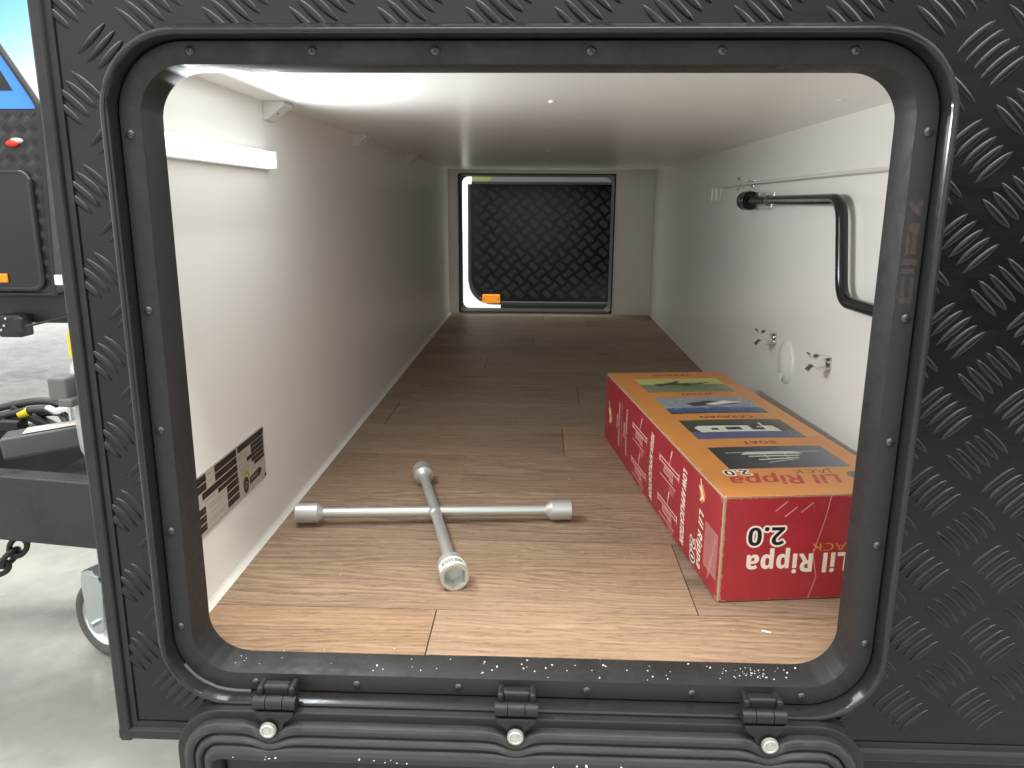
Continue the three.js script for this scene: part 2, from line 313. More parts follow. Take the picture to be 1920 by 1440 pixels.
// ---------------------------------------------------------------- the caravan: outer sheet, trims, hatch frame, door
const caravan = thing('caravan', 'black checker plate caravan with open storage hatch in its side', 'caravan');
{
  // lens-shaped bar of the tread sheet
  const bl = 0.0165, bw = 0.0031, bh = 0.0018;
  const pos = [], idx = [], N = 10, K = 4;
  for (let i = 0; i <= N; i++) { const t = -1 + 2 * i / N, q = Math.pow(Math.max(0, 1 - t * t), 0.62); for (let k = 0; k <= K; k++) { const a = Math.PI * k / K; pos.push(t * bl, Math.cos(a) * bw * q, Math.sin(a) * bh * Math.pow(q, 0.6) - 0.0001); } }
  for (let i = 0; i < N; i++) for (let k = 0; k < K; k++) { const a = i * (K + 1) + k, b = a + K + 1; idx.push(a, a + 1, b, a + 1, b + 1, b); }
  const bg = new THREE.BufferGeometry(); bg.setAttribute('position', new THREE.Float32BufferAttribute(pos, 3)); bg.setIndex(idx); bg.computeVertexNormals();
  bg.setAttribute('uv', new THREE.Float32BufferAttribute(pos.filter((_, i) => i % 3 < 2), 2));
  const flat = bg.toNonIndexed();
  scene.userData.treadBar = bg;

  const YB = -0.066, YT = 1.25, XE = 1.5;
  const s = new THREE.Shape(); s.moveTo(EL + 0.004, YB); s.lineTo(XE, YB); s.lineTo(XE, YT); s.lineTo(EL + 0.004, YT);
  s.holes.push(roundRect(OL - 0.006, OR + 0.006, OB - 0.006, OT + 0.006, RAD));
  const sheet = obj('side_panel', plate(s, -0.001, PZ), M.plate, caravan);
  // which bars are in the picture
  camera.updateMatrixWorld(true);
  const spot = (x, y) => { const p = V(x, y, PZ).project(camera); return Math.abs(p.x) < 1.02 && Math.abs(p.y) < 1.03; };
  const px = 0.0643, py = 0.0667, rest = []; let shown = 0;
  for (let i = -12; i < 20; i++) for (let j = -8; j < 15; j++) for (const b of [0, 1]) {
    const cx = 0.356 + px * i + b * px / 2, cy = 0.374 + py * j - b * py / 2;
    for (let k = -2; k <= 2; k++) {
      const x = cx + k * (b ? 0.0064 : -0.0063), y = cy + k * 0.0057, ang = b ? -0.745 : 0.745;
      if (x < EL + 0.012 || x > XE - 0.02 || y < YB + 0.02 || y > YT - 0.02) continue;
      if (x > OL - 0.022 && x < OR + 0.022 && y > OB - 0.022 && y < OT + 0.022) continue;
      if (shown < 300 && spot(x, y)) { shown++; const m = obj('tread_bar', bg, M.plate, sheet); m.position.set(x, y, PZ); m.rotation.z = ang; m.scale.set(rr(0.94, 1.04), rr(0.9, 1.1), rr(0.85, 1.1)); }
      else rest.push(flat.clone().rotateZ(ang).translate(x, y, PZ));
    }
  }
  const o = obj('tread_bars', rest, M.plate, sheet); o.userData.kind = 'stuff';
  // end of the body, roof over the tunnel, underside
  obj('end_wall', span(EL + 0.002, EL + 0.012, -0.062, YT, -D - 0.02, -0.002), M.plate, caravan);
  obj('underside', span(EL + 0.013, XE, -0.05, -0.024, -D - 0.02, -0.003), M.black, caravan);
  const fs = new THREE.Shape(); fs.moveTo(EL + 0.013, -0.023); fs.lineTo(XE, -0.023); fs.lineTo(XE, YT); fs.lineTo(EL + 0.013, YT);
  fs.holes.push(roundRect(-0.266, 0.306, 0.002, 0.509, 0.004));
  obj('far_side_panel', plate(fs, -D - 0.045, -D - 0.0215), M.plate, caravan);
  // trims: an angle down the left end, another along the bottom
  const edge = (pts, depth) => { const g = new THREE.ExtrudeGeometry(new THREE.Shape(pts.map((p) => new THREE.Vector2(...p))), { depth, bevelEnabled: false }); return g; };
  const prof = [[0, 0], [0, 0.0225], [0.0007, 0.0245], [0.0022, 0.0255], [0.0095, 0.0256], [0.0108, 0.0247], [0.0118, 0.0222], [0.0165, 0.0218], [0.0168, 0.0203], [0.0025, 0.0202], [0.0022, 0]];
  const left = edge(prof.map(([a, b]) => [a, b]), YT + 0.078).rotateX(-Math.PI / 2);          // (a, depth, -b)
  left.scale(1, 1, -1).translate(EL, -0.078, 0);
  left.index ? 0 : 0;
  { const p = left.attributes.position; for (let i = 0; i < p.count; i += 3) { const a = V().fromBufferAttribute(p, i), b = V().fromBufferAttribute(p, i + 1); p.setXYZ(i, b.x, b.y, b.z); p.setXYZ(i + 1, a.x, a.y, a.z); } left.computeVertexNormals(); }
  obj('corner_trim', metric(left), M.frame, caravan);
  const low = edge(prof.map(([a, b]) => [b, a]), XE - EL).rotateY(Math.PI / 2);                 // (depth, a, -b)
  low.scale(1, 1, -1).translate(EL + 0.0005, -0.0775, 0);
  { const p = low.attributes.position; for (let i = 0; i < p.count; i += 3) { const a = V().fromBufferAttribute(p, i), b = V().fromBufferAttribute(p, i + 1); p.setXYZ(i, b.x, b.y, b.z); p.setXYZ(i + 1, a.x, a.y, a.z); } low.computeVertexNormals(); }
  obj('bottom_trim', metric(low), M.frame, caravan);
  obj('floor_beam', span(EL + 0.2, XE, -0.16, -0.079, -0.09, -0.04), M.black, caravan);

  // hatch frame
  const fr = new THREE.Group(); fr.name = 'hatch_frame'; caravan.add(fr);
  obj('flange', loft([rect(0.012, -0.003), rect(0.0006, -0.003), rect(0, -0.0022), rect(0, 0.0308), rect(0.0005, 0.0321), rect(0.0018, 0.0326), rect(0.0160, 0.0326), rect(0.0166, 0.0321), rect(0.0167, 0.024)], 0.5), M.frame, fr);
  obj('channel', loft([rect(0.0150, 0.0245), rect(0.0200, 0.0243)], 0.5), M.groove, fr);
  const lip = []; lip.push(rect(0.0178, 0.024), rect(0.0178, 0.0425));
  for (let i = 0; i <= 8; i++) { const a = Math.PI - i / 8 * Math.PI; lip.push(rect(0.0208 + 0.0030 * Math.cos(a), 0.0440 + 0.0037 * Math.sin(a))); }
  lip.push(rect(0.0240, 0.036), rect(0.0246, 0.0345), rect(0.0275, 0.0325), rect(0.0290, 0.0290), rect(0.0292, PZ + 0.0004));
  obj('lip', loft(lip, 0.7), M.lip, fr);
  const residue = canvas(96, 512, (c) => { c.clearRect(0, 0, 96, 512); c.fillStyle = 'rgba(130,108,98,0.17)'; const B = (x, y, w, h) => { c.beginPath(); c.roundRect(x, y, w, h, 6); c.fill(); };
    B(8, 300, 80, 26); B(8, 342, 74, 22); B(14, 372, 20, 110); B(60, 380, 24, 90); B(10, 470, 76, 26); B(12, 190, 20, 96); B(44, 180, 26, 100); B(20, 150, 62, 34); c.save(); c.translate(44, 90); c.rotate(0.7); B(-44, -12, 86, 24); c.rotate(-1.4); B(-10, -10, 60, 24); c.restore();
    for (let i = 0; i < 260; i++) { c.fillStyle = `rgba(130,112,102,${rr(0.04, 0.2)})`; c.fillRect(rr(0, 96), rr(20, 500), rr(1, 7), rr(1, 9)); } });
  obj('glue_residue', new THREE.PlaneGeometry(0.0125, 0.088).translate(0.3103, 0.3705, 0.0330), std({ map: residue, transparent: true, roughness: 0.75 }), fr);
  const sm = rect(0.0174, 0.0335, 14, 40).filter(([x, y]) => x < -0.205 && y < 0.03 && !(y > 0.012 && x < -0.27)).sort((a, b) => a[0] - b[0]).map((p) => V(p[0], p[1] + rr(-0.0003, 0.0003), p[2]));
  obj('sealant_smear', tube(sm, 0.0016, 60, 8), std({ color: lin(0.10, 0.10, 0.098), roughness: 0.6 }), fr);
  // cross-head screws
  const head = new THREE.SphereGeometry(0.0036, 18, 8, 0, 7, 0, Math.PI / 2).rotateX(Math.PI / 2).scale(1, 1, 0.62);
  const slot = join([box(0.0034, 0.0007, 0.0006), box(0.0007, 0.0034, 0.0007)]);
  const screwGeo = mergeGeometries([head.toNonIndexed(), slot.translate(0, 0, 0.0021)], true);
  const sl = -0.2717, sr = 0.3123, sb = -0.0088, st = 0.5077, zf = 0.0325;
  const S = [];
  for (const x of [-0.2215, -0.1315, -0.0425, 0.0690, 0.1617, 0.2550]) S.push([x, st]);
  for (const x of [-0.2093, -0.1203, -0.0310, 0.0803, 0.1708, 0.2637]) S.push([x, sb]);
  for (const y of [0.4500, 0.3180, 0.2200, 0.1320, 0.0435]) S.push([sl, y]);
  for (const y of [0.4530, 0.3180, 0.2200, 0.1320, 0.0430]) S.push([sr, y]);
  for (const [x, y] of S) { const m = obj('screw', screwGeo, [M.screw, M.groove], fr); m.position.set(x, y, zf); m.rotation.z = rr(0, 3); }
}
{
  // the door, let down on its bottom hinges: its inner side faces out
  const xl = -0.2735, xr = 0.3135, yt = -0.0218, yb = -0.545, R = 0.042, zi = 0.0555;
  const door = obj('hatch_door', plate(roundRect(xl, xr, yb, yt, R), 0.0325, zi, 0.0012), M.frame, caravan);
  const bolts = [[-0.1889, -0.0322], [0.0198, -0.0318], [0.2299, -0.0330]];
  // rubber seal: two ribs, pressed aside round the bolts
  const dip = (x) => bolts.reduce((s, [bx]) => s + Math.exp(-Math.pow((x - bx) / 0.0125, 2)), 0);
  const sealRing = (e, z, share) => ring(xl + e, xr - e, yb + e, yt - e, R - e, z, 12, 90).map(([x, y, q]) => [x, y - (y > yt - 0.05 ? share * dip(x) * 0.0095 : 0), q]);
  const prof = [];
  const rib = (c, w, h, share, z) => { for (let i = 0; i <= 8; i++) { const a = Math.PI - i / 8 * Math.PI; prof.push([c + w * Math.cos(a), z + h * Math.sin(a), share]); } };
  rib(0.0128, 0.0052, 0.0085, 0.9, zi + 0.001); rib(0.0225, 0.0044, 0.0060, 0.62, zi + 0.0048); rib(0.0335, 0.0072, 0.0110, 0.2, zi + 0.004);
  prof.push([0.041, zi - 0.004, 0]);
  obj('rubber_seal', loft([[0.0075, zi - 0.002, 1], ...prof].map(([e, z, s]) => sealRing(e, z, s)), 1.2, true), M.rubber, door);
  obj('inner_panel', plate(roundRect(xl + 0.039, xr - 0.039, yb + 0.039, yt - 0.039, 0.014), zi - 0.006, zi + 0.0006), M.plate, door);
  // hinges
  bolts.forEach(([bx, by], i) => {
    const hx = [-0.1845, 0.0203, 0.2258][i], h = new THREE.Group(); h.name = 'hinge'; caravan.add(h); h.position.set(hx, -0.0122, 0.0555);
    obj('knuckle', [new THREE.CylinderGeometry(0.0062, 0.0062, 0.0105, 20).rotateZ(Math.PI / 2).translate(-0.0128, 0, 0), new THREE.CylinderGeometry(0.0062, 0.0062, 0.0138, 20).rotateZ(Math.PI / 2), new THREE.CylinderGeometry(0.0062, 0.0062, 0.0105, 20).rotateZ(Math.PI / 2).translate(0.0128, 0, 0)], M.black, h);
    obj('upper_leaf', [soft(0.024, 0.012, 0.010, 0.003, 0, 0.0075, -0.008), soft(0.006, 0.011, 0.016, 0.0026, -0.0135, 0.0075, -0.009), soft(0.006, 0.011, 0.016, 0.0026, 0.0135, 0.0075, -0.009), soft(0.034, 0.006, 0.012, 0.002, 0, 0.002, -0.007)], M.black, h);
    const s = new THREE.Shape(); s.moveTo(-0.0165, -0.006); s.lineTo(0.0165, -0.006); s.lineTo(0.0165, -0.0095); s.lineTo(0.0075, -0.0175); s.lineTo(0.0068, -0.024); s.lineTo(-0.0068, -0.024); s.lineTo(-0.0075, -0.0175); s.lineTo(-0.0165, -0.0095);
    const lower = obj('lower_leaf', plate(s, -0.001, 0.006, 0.0012), M.black, h);
    const lx = bx - hx, ly = by + 0.0122;
    obj('bolt', [new THREE.CylinderGeometry(0.0066, 0.0070, 0.0028, 24).rotateX(Math.PI / 2).translate(lx, ly, 0.0098), new THREE.TorusGeometry(0.0050, 0.0010, 8, 24).translate(lx, ly, 0.0112), new THREE.CylinderGeometry(0.0024, 0.0024, 0.0010, 6).rotateX(Math.PI / 2).translate(lx, ly, 0.0116)], M.steel, h);
  });
}
// drawbar of the caravan, at the left
{
  const g = new THREE.Group(); g.name = 'drawbar'; caravan.add(g);
  const rail = (a, b) => { const d = b.clone().sub(a), l = d.length(), q = soft(l, 0.15, 0.05, 0.004, 0, 0, 0); q.rotateY(-Math.atan2(d.z, d.x)); return q.translate((a.x + b.x) / 2, (a.y + b.y) / 2, (a.z + b.z) / 2); };
  const steel = std({ color: lin(0.02, 0.021, 0.022), roughness: 0.7, roughnessMap: copyOf(blotch, 2, 2), bumpMap: copyOf(grain, 8, 8), bumpScale: 0.0002 });
  obj('rail', rail(V(-0.35, -0.252, -0.81), V(-1.9, -0.252, -1.05)), steel, g);
  obj('rail', rail(V(-0.35, -0.252, -1.45), V(-1.9, -0.252, -1.18)), steel, g);
  obj('crossmember', [box(0.06, 0.10, 0.42, -0.97, -0.29, -1.13), box(0.06, 0.1, 0.3, -1.45, -0.29, -1.12)], steel, g);
  obj('tray', span(-1.05, -0.36, -0.205, -0.197, -1.42, -0.98), steel, g);
}

// ---------------------------------------------------------------- things by the drawbar
{
  const t = thing('jockey_wheel', 'zinc jockey wheel with grey tyre under the black drawbar', 'jockey wheel', [-0.972, GROUND, -0.985]);
  const tilt = new THREE.Group(); tilt.name = 'wheel'; t.add(tilt); tilt.position.set(0, 0.097, 0); tilt.rotation.y = -0.42;
  obj('tyre', new THREE.TorusGeometry(0.078, 0.0185, 14, 44).scale(1, 1, 1.25), M.tyre, tilt);
  obj('rim', new THREE.LatheGeometry([[0.012, 0.02], [0.02, 0.006], [0.05, 0.004], [0.062, 0.016], [0.066, 0.018], [0.066, -0.018], [0.05, -0.004], [0.012, -0.02]].map((p) => new THREE.Vector2(...p)), 36).rotateX(Math.PI / 2), M.zinc, tilt);
  const fork = new THREE.Shape(); fork.absarc(0, 0, 0.028, Math.PI, 2 * Math.PI); fork.lineTo(0.036, 0.075); fork.absarc(0, 0.095, 0.036, 0, Math.PI); fork.lineTo(-0.028, 0);
  obj('fork', [plate(fork, 0.028, 0.032, 0.0006).rotateY(-0.42).translate(0, 0.097, 0), plate(fork, -0.032, -0.028, 0.0006).rotateY(-0.42).translate(0, 0.097, 0), soft(0.06, 0.006, 0.066, 0.002, 0, 0, 0).rotateY(-0.42).translate(0, 0.218, 0)], M.zinc, t);
  obj('axle_nut', rod(V(0, 0, -0.04), V(0, 0, 0.044), 0.008, 0.008, 6).rotateY(-0.42).translate(0, 0.097, 0), M.zinc, t);
  obj('tube', rod(V(0.02, 0.21, 0), V(0.02, 0.50, 0), 0.024), M.zinc, t);
}
{
  const t = thing('gas_bottle', 'pale grey gas bottle standing behind the caravan corner', 'gas bottle', [-0.925, -0.197, -1.12]);
  const p = [[0, 0.0], [0.085, 0.0], [0.115, 0.02], [0.127, 0.055], [0.127, 0.20], [0.122, 0.235], [0.100, 0.27], [0.06, 0.29], [0.03, 0.297], [0.0, 0.298]];
  obj('body', new THREE.LatheGeometry(new THREE.SplineCurve(p.map((q) => new THREE.Vector2(...q))).getPoints(40), 40), M.greyBottle, t);
  obj('collar', new THREE.CylinderGeometry(0.075, 0.075, 0.1, 28, 1, true, 0.8, 4.8).translate(0, 0.32, 0), std({ color: lin(0.5, 0.51, 0.5), roughness: 0.35, side: THREE.DoubleSide }), t);
  obj('valve', [rod(V(0, 0.29, 0), V(0, 0.35, 0), 0.014), rod(V(-0.06, 0.335, 0), V(0.03, 0.335, 0), 0.010)], M.zinc, t);
  obj('yellow_tag', soft(0.03, 0.06, 0.003, 0.001, -0.098, 0.278, 0.05).rotateY(0), M.yellow, t);
}
{
  const t = thing('clamp', 'grey plastic clamp block on the side of gas bottle', 'clamp', [-1.012, -0.008, -1.0]);
  obj('block', soft(0.046, 0.056, 0.05, 0.008, -0.004, 0.006, 0), M.greyPlastic, t);
  obj('jaw', soft(0.034, 0.02, 0.05, 0.006, 0.014, -0.022, 0.006), M.greyPlastic, t);
  obj('bolt', rod(V(0.012, -0.065, 0.012), V(0.012, 0.02, 0.012), 0.005), M.zinc, t);
}
{
  const t = thing('coupling', 'black tow coupling with red sticker on the drawbar', 'coupling', [-1.16, -0.19, -1.1]);
  obj('housing', soft(0.16, 0.05, 0.085, 0.006, 0, 0, 0).rotateY(0.42).rotateZ(0.10).translate(0.05, 0.052, 0.05), std({ color: lin(0.09, 0.092, 0.092), roughness: 0.4 }), t);
  obj('sticker', box(0.11, 0.0008, 0.06).rotateY(0.42).rotateZ(0.10).translate(0.068, 0.0815, 0.045), std({ map: canvas(220, 120, (c) => { c.fillStyle = '#cfc9c4'; c.fillRect(0, 0, 220, 120); c.fillStyle = '#c1504c'; c.fillRect(8, 20, 204, 78); c.fillStyle = '#e0d8d4'; for (let i = 0; i < 3; i++) c.fillRect(24, 34 + i * 20, 150 - i * 26, 7); }), roughness: 0.4 }), t);
  obj('lever', [soft(0.11, 0.018, 0.03, 0.004, 0, 0, 0).rotateZ(-0.5).translate(-0.015, 0.083, -0.02), soft(0.05, 0.03, 0.04, 0.006, -0.055, 0.07, 0.0)], M.black, t);
  obj('shackle', tube([V(0.02, 0.10, -0.02), V(0.035, 0.112, 0), V(0.06, 0.108, 0.01), V(0.085, 0.115, 0.01), V(0.10, 0.10, 0.005)], 0.009, 30, 10), M.zinc, t);
  obj('tow_eye', new THREE.TorusGeometry(0.028, 0.009, 12, 30).rotateY(-0.5).translate(-0.095, 0.005, 0.05), M.black, t);
}
{
  const t = thing('cable_bundle', 'looped black cables with yellow tape above the drawbar', 'cables', [-1.2, -0.1, -1.12]);
  const L = [[0, 0], [0.012, -0.018], [-0.01, -0.034]];
  L.forEach(([dz, dy], i) => obj('cable', tube([V(-0.35, -0.06 + dy, dz), V(-0.12, 0.0 + dy, dz), V(0.02, 0.032 + dy, dz), V(0.09, 0.028 + dy * 0.8, dz), V(0.125, -0.004 + dy, dz + 0.02), V(0.12, -0.06, dz + 0.03)], 0.009, 50, 10), M.cable, t));
  obj('yellow_tape', tube([V(-0.002, 0.004, 0.012), V(0.022, 0.013, 0.012)], 0.0107, 4, 14), M.yellow, t);
}
{
  const t = thing('safety_chain', 'black safety chain hanging below the drawbar at left edge', 'chain', [-1.13, -0.345, -0.94]);
  const link = new THREE.TorusGeometry(0.017, 0.0062, 10, 24).scale(1.5, 1, 1);
  const pts = [[0.0, -0.012, -1.0], [-0.024, -0.040, -0.9], [-0.055, -0.066, -0.45], [-0.095, -0.080, -0.2], [-0.135, -0.094, -0.35], [-0.17, -0.118, -0.7]];
  pts.forEach(([x, y, a], i) => { const m = obj('link', link, M.black, t); m.position.set(x, y, 0); m.rotation.set(i % 2 ? 1.3 : 0.2, 0, -a, 'ZXY'); });
}

// ---------------------------------------------------------------- caravans behind
function far_bars(x0, x1, y0, y1, z, keep) {
  const out = [], px = 0.066, py = 0.0667, g0 = scene.userData.treadBar.toNonIndexed();
  for (let i = 0; i * px < x1 - x0; i++) for (let j = 0; j * py < y1 - y0; j++) for (const b of [0, 1]) for (let k = -2; k <= 2; k++) {
    const x = x0 + i * px + b * px / 2 + k * (b ? 0.0064 : -0.0063) + 0.02, y = y0 + j * py + b * py / 2 + k * 0.0057 + 0.02;
    if (x < x0 || x > x1 || y < y0 || y > y1 || (keep && !keep(x, y))) continue;
    out.push(g0.clone().scale(1, 0.55, 2.2).rotateZ(b ? -0.745 : 0.745).translate(x, y, z));
  }
  return out;
}
{
  const z = -3.1, t = thing('parked_caravan', 'black checker plate caravan seen through the far hatch', 'caravan', [0, 0, z]);
  const farPlate = new THREE.MeshPhysicalMaterial({ color: lin(0.003, 0.0031, 0.0032), roughness: 0.22, specularIntensity: 0.55 });
  const s = new THREE.Shape(); s.moveTo(-0.20, -0.072); s.lineTo(2.2, -0.072); s.lineTo(2.2, 0.489); s.lineTo(-0.306, 0.489); s.lineTo(-0.306, 0.03); s.absarc(-0.204, 0.03, 0.102, Math.PI, Math.PI * 1.5);
  const p = obj('lower_panel', plate(s, -0.6, 0), farPlate, t);
  const b = obj('tread_bars', far_bars(-0.28, 1.0, -0.045, 0.475, 0), std({ color: lin(0.02, 0.02, 0.021), roughness: 0.2 }), p); b.userData.kind = 'stuff';
  obj('edge_trim', [tube([V(-0.300, 0.489, 0.004), V(-0.300, 0.25, 0.004), V(-0.300, 0.03, 0.004), V(-0.268, -0.042, 0.004), V(-0.20, -0.068, 0.004), V(0.3, -0.068, 0.004), V(2.2, -0.068, 0.004)], 0.009, 120, 8, 0.1)], M.frame, t);
  obj('top_rail', span(-0.29, 2.2, 0.489, 0.5, -0.3, 0.012), M.frame, t);
  obj('upper_panel', span(-0.29, 2.2, 0.5, 2.2, -0.6, -0.02), std({ color: lin(0.16, 0.165, 0.16), roughness: 0.3 }), t);
  obj('decal', span(-0.286, -0.20, 0.502, 0.75, -0.02, -0.018), std({ color: lin(0.24, 0.28, 0.10), roughness: 0.35 }), t);
  const m = obj('marker_lamp', soft(0.086, 0.043, 0.014, 0.004, -0.197, -0.048, 0.012), M.amber, t);
  obj('screw', [rod(V(-0.232, -0.048, 0.018), V(-0.232, -0.048, 0.021), 0.003), rod(V(-0.162, -0.048, 0.018), V(-0.162, -0.048, 0.021), 0.003)], M.screw, m);
  obj('chassis', [span(-0.155, 2.2, -0.2, -0.074, -0.5, -0.06)], M.black, t);
  obj('wheel', new THREE.TorusGeometry(0.26, 0.1, 14, 40).translate(1.2, -0.29, -0.3), M.tyre, t);
  obj('stand', [span(0.2, 0.26, -0.65, -0.2, -0.4, -0.34), span(0.14, 0.32, -0.65, -0.64, -0.45, -0.29)], M.black, t);
}
{
  const z = -3.1, t = thing('parked_caravan', 'blue and black caravan at the left edge behind the drawbar', 'caravan', [0, 0, z]);
  const P = [[-2.352, -0.045], [-2.318, 0.60], [-2.312, 0.84], [-4.4, 0.84], [-4.4, -0.045]];
  const S = (pts) => new THREE.Shape(pts.map((q) => new THREE.Vector2(...q)));
  const farPlate = std({ color: lin(0.016, 0.0165, 0.018), roughness: 0.36 });
  const side = std({ color: lin(0.03, 0.034, 0.033), roughness: 0.4, bumpMap: copyOf(blotch, 6, 6), bumpScale: 0.004 });
  obj('body', plate(S(P), -2.2, 0), side, t);
  obj('upper_body', plate(S([[-2.314, 0.841], [-2.352, 0.905], [-3.0, 1.97], [-4.4, 1.97], [-4.4, 0.841]]), -0.02, 0), side, t);
  const low = obj('lower_panel', plate(S([[-2.362, -0.04], [-2.33, 0.60], [-2.325, 0.815], [-4.3, 0.815], [-4.3, -0.04]]), 0.001, 0.006), farPlate, t);
  const b = obj('tread_bars', far_bars(-2.9, -2.34, -0.02, 0.80, 0.006, (x, y) => x < -2.362 + 0.045 * Math.max(0, y) && !(x < -2.385 && y < 0.56)), M.screw, low); b.userData.kind = 'stuff';
  const up = obj('blue_panel', plate(S([[-2.326, 0.82], [-2.325, 0.84], [-2.366, 0.90], [-3.0, 1.94], [-4.3, 1.94], [-4.3, 0.82]]), 0.001, 0.006), M.blue, t);
  obj('dark_decal', plate(S([[-2.43, 0.90], [-2.475, 0.985], [-3.2, 1.9], [-3.2, 0.90]]), 0.0065, 0.0075), M.black, up);
  obj('corner_trim', tube([V(-2.358, -0.045, 0.006), V(-2.345, 0.2, 0.006), V(-2.327, 0.60, 0.006), V(-2.322, 0.83, 0.006), V(-2.36, 0.905, 0.006), V(-2.47, 1.086, 0.006), V(-3.0, 1.96, 0.006)], 0.012, 120, 8, 0.15), M.frame, t);
  obj('bottom_trim', rod(V(-4.3, -0.048, 0.004), V(-2.352, -0.048, 0.004), 0.012), M.frame, t);
  const hatch = obj('hatch', plate(roundRect(-3.0, -2.392, -0.028, 0.54, 0.055), 0.007, 0.03, 0.004), M.blackGloss, t);
  obj('hatch_rim', loft([ring(-3.0, -2.392, -0.028, 0.54, 0.055, 0.006), ring(-3.004, -2.388, -0.032, 0.544, 0.06, 0.012), ring(-3.004, -2.388, -0.032, 0.544, 0.06, 0.03), ring(-2.994, -2.398, -0.022, 0.534, 0.05, 0.034), ring(-2.984, -2.408, -0.012, 0.524, 0.042, 0.031)], 1.2, true), M.lip, hatch);
  obj('marker_lamp', [new THREE.SphereGeometry(0.028, 16, 10).scale(1.15, 0.62, 0.6).translate(-2.462, 0.664, 0.014)], M.red, t);
  obj('lamp_cap', [new THREE.SphereGeometry(0.028, 16, 10).scale(1.2, 0.5, 0.5).translate(-2.444, 0.676, 0.008)], M.greyBottle, t);
  obj('reflector', soft(0.1, 0.043, 0.012, 0.004, -2.612, 0.032, 0.036), M.amber, t);
  obj('corner_lamp', soft(0.05, 0.05, 0.02, 0.005, -2.322, 0.022, 0.004), M.whiteGloss, t);
  obj('chassis', [span(-4.2, -2.3, -0.2, -0.05, -1.8, -0.05), span(-2.45, -2.2, -0.2, -0.05, -1.2, -0.2)], M.black, t);
  const h = obj('hitch', [soft(0.12, 0.11, 0.10, 0.012, -2.58, -0.205, 0), soft(0.05, 0.09, 0.06, 0.016, -2.53, -0.2, 0.03)], M.black, t);
  for (const [x, y] of [[-2.622, -0.165], [-2.59, -0.165], [-2.602, -0.20], [-2.62, -0.222]]) obj('bolt', rod(V(x, y, 0.05), V(x, y, 0.056), 0.006), M.zinc, h);
  obj('rod', rod(V(-2.50, -0.205, 0.05), V(-2.2, -0.13, -0.1), 0.006), M.black, t);
  obj('stand', span(-3.6, -3.5, -0.65, -0.2, -0.9, -0.8), M.black, t);
}
{
  // lit blue display wall beyond
  const art = canvas(256, 256, (c) => {
    const g = c.createLinearGradient(0, 0, 120, 256); g.addColorStop(0, '#3aa0dd'); g.addColorStop(0.45, '#5fc8f2'); g.addColorStop(0.62, '#8fe6fb'); g.addColorStop(0.8, '#e9fdff'); g.addColorStop(1, '#ffffff'); c.fillStyle = g; c.fillRect(0, 0, 256, 256);
  });
  const t = thing('display_sign', 'glowing pale blue display panel behind the blue caravan', 'display', [-4.45, 1.9, -6.2]);
  obj('sign_frame', soft(2.6, 2.0, 0.08, 0.02, 0, 0, -0.045), M.frame, t);
  obj('sign_face', new THREE.PlaneGeometry(2.5, 1.9).translate(0, 0, 0.001), std({ color: lin(0.1, 0.1, 0.1), emissive: lin(1, 1, 1), emissiveMap: art, emissiveIntensity: 0.3, roughness: 0.5 }), t);
  obj('leg', [span(-1.1, -1.02, -2.55, -1.0, -0.07, -0.01), span(1.02, 1.1, -2.55, -1.0, -0.07, -0.01)], M.frame, t);
}

{
  const z = 2.5, t = thing('parked_caravan', 'black and pale grey caravan across the aisle to the right behind the viewer', 'caravan', [0, 0, z]);
  obj('lower_body', span(0.95, 5.6, -0.25, 0.78, 0, 2.2), M.plate, t);
  obj('upper_body', span(0.95, 5.6, 0.781, 1.95, 0.004, 2.2), std({ color: lin(0.42, 0.43, 0.43), roughness: 0.35 }), t);
  obj('window', span(1.6, 2.8, 1.0, 1.6, -0.012, 0.003), M.blackGloss, t);
  for (const x of [2.6, 3.5]) obj('wheel', new THREE.TorusGeometry(0.25, 0.1, 14, 36).translate(x, -0.30, 0.16), M.tyre, t);
  obj('stand', [span(1.3, 1.4, -0.65, -0.25, 0.2, 0.3), span(5.0, 5.1, -0.65, -0.25, 0.2, 0.3)], M.black, t);
}

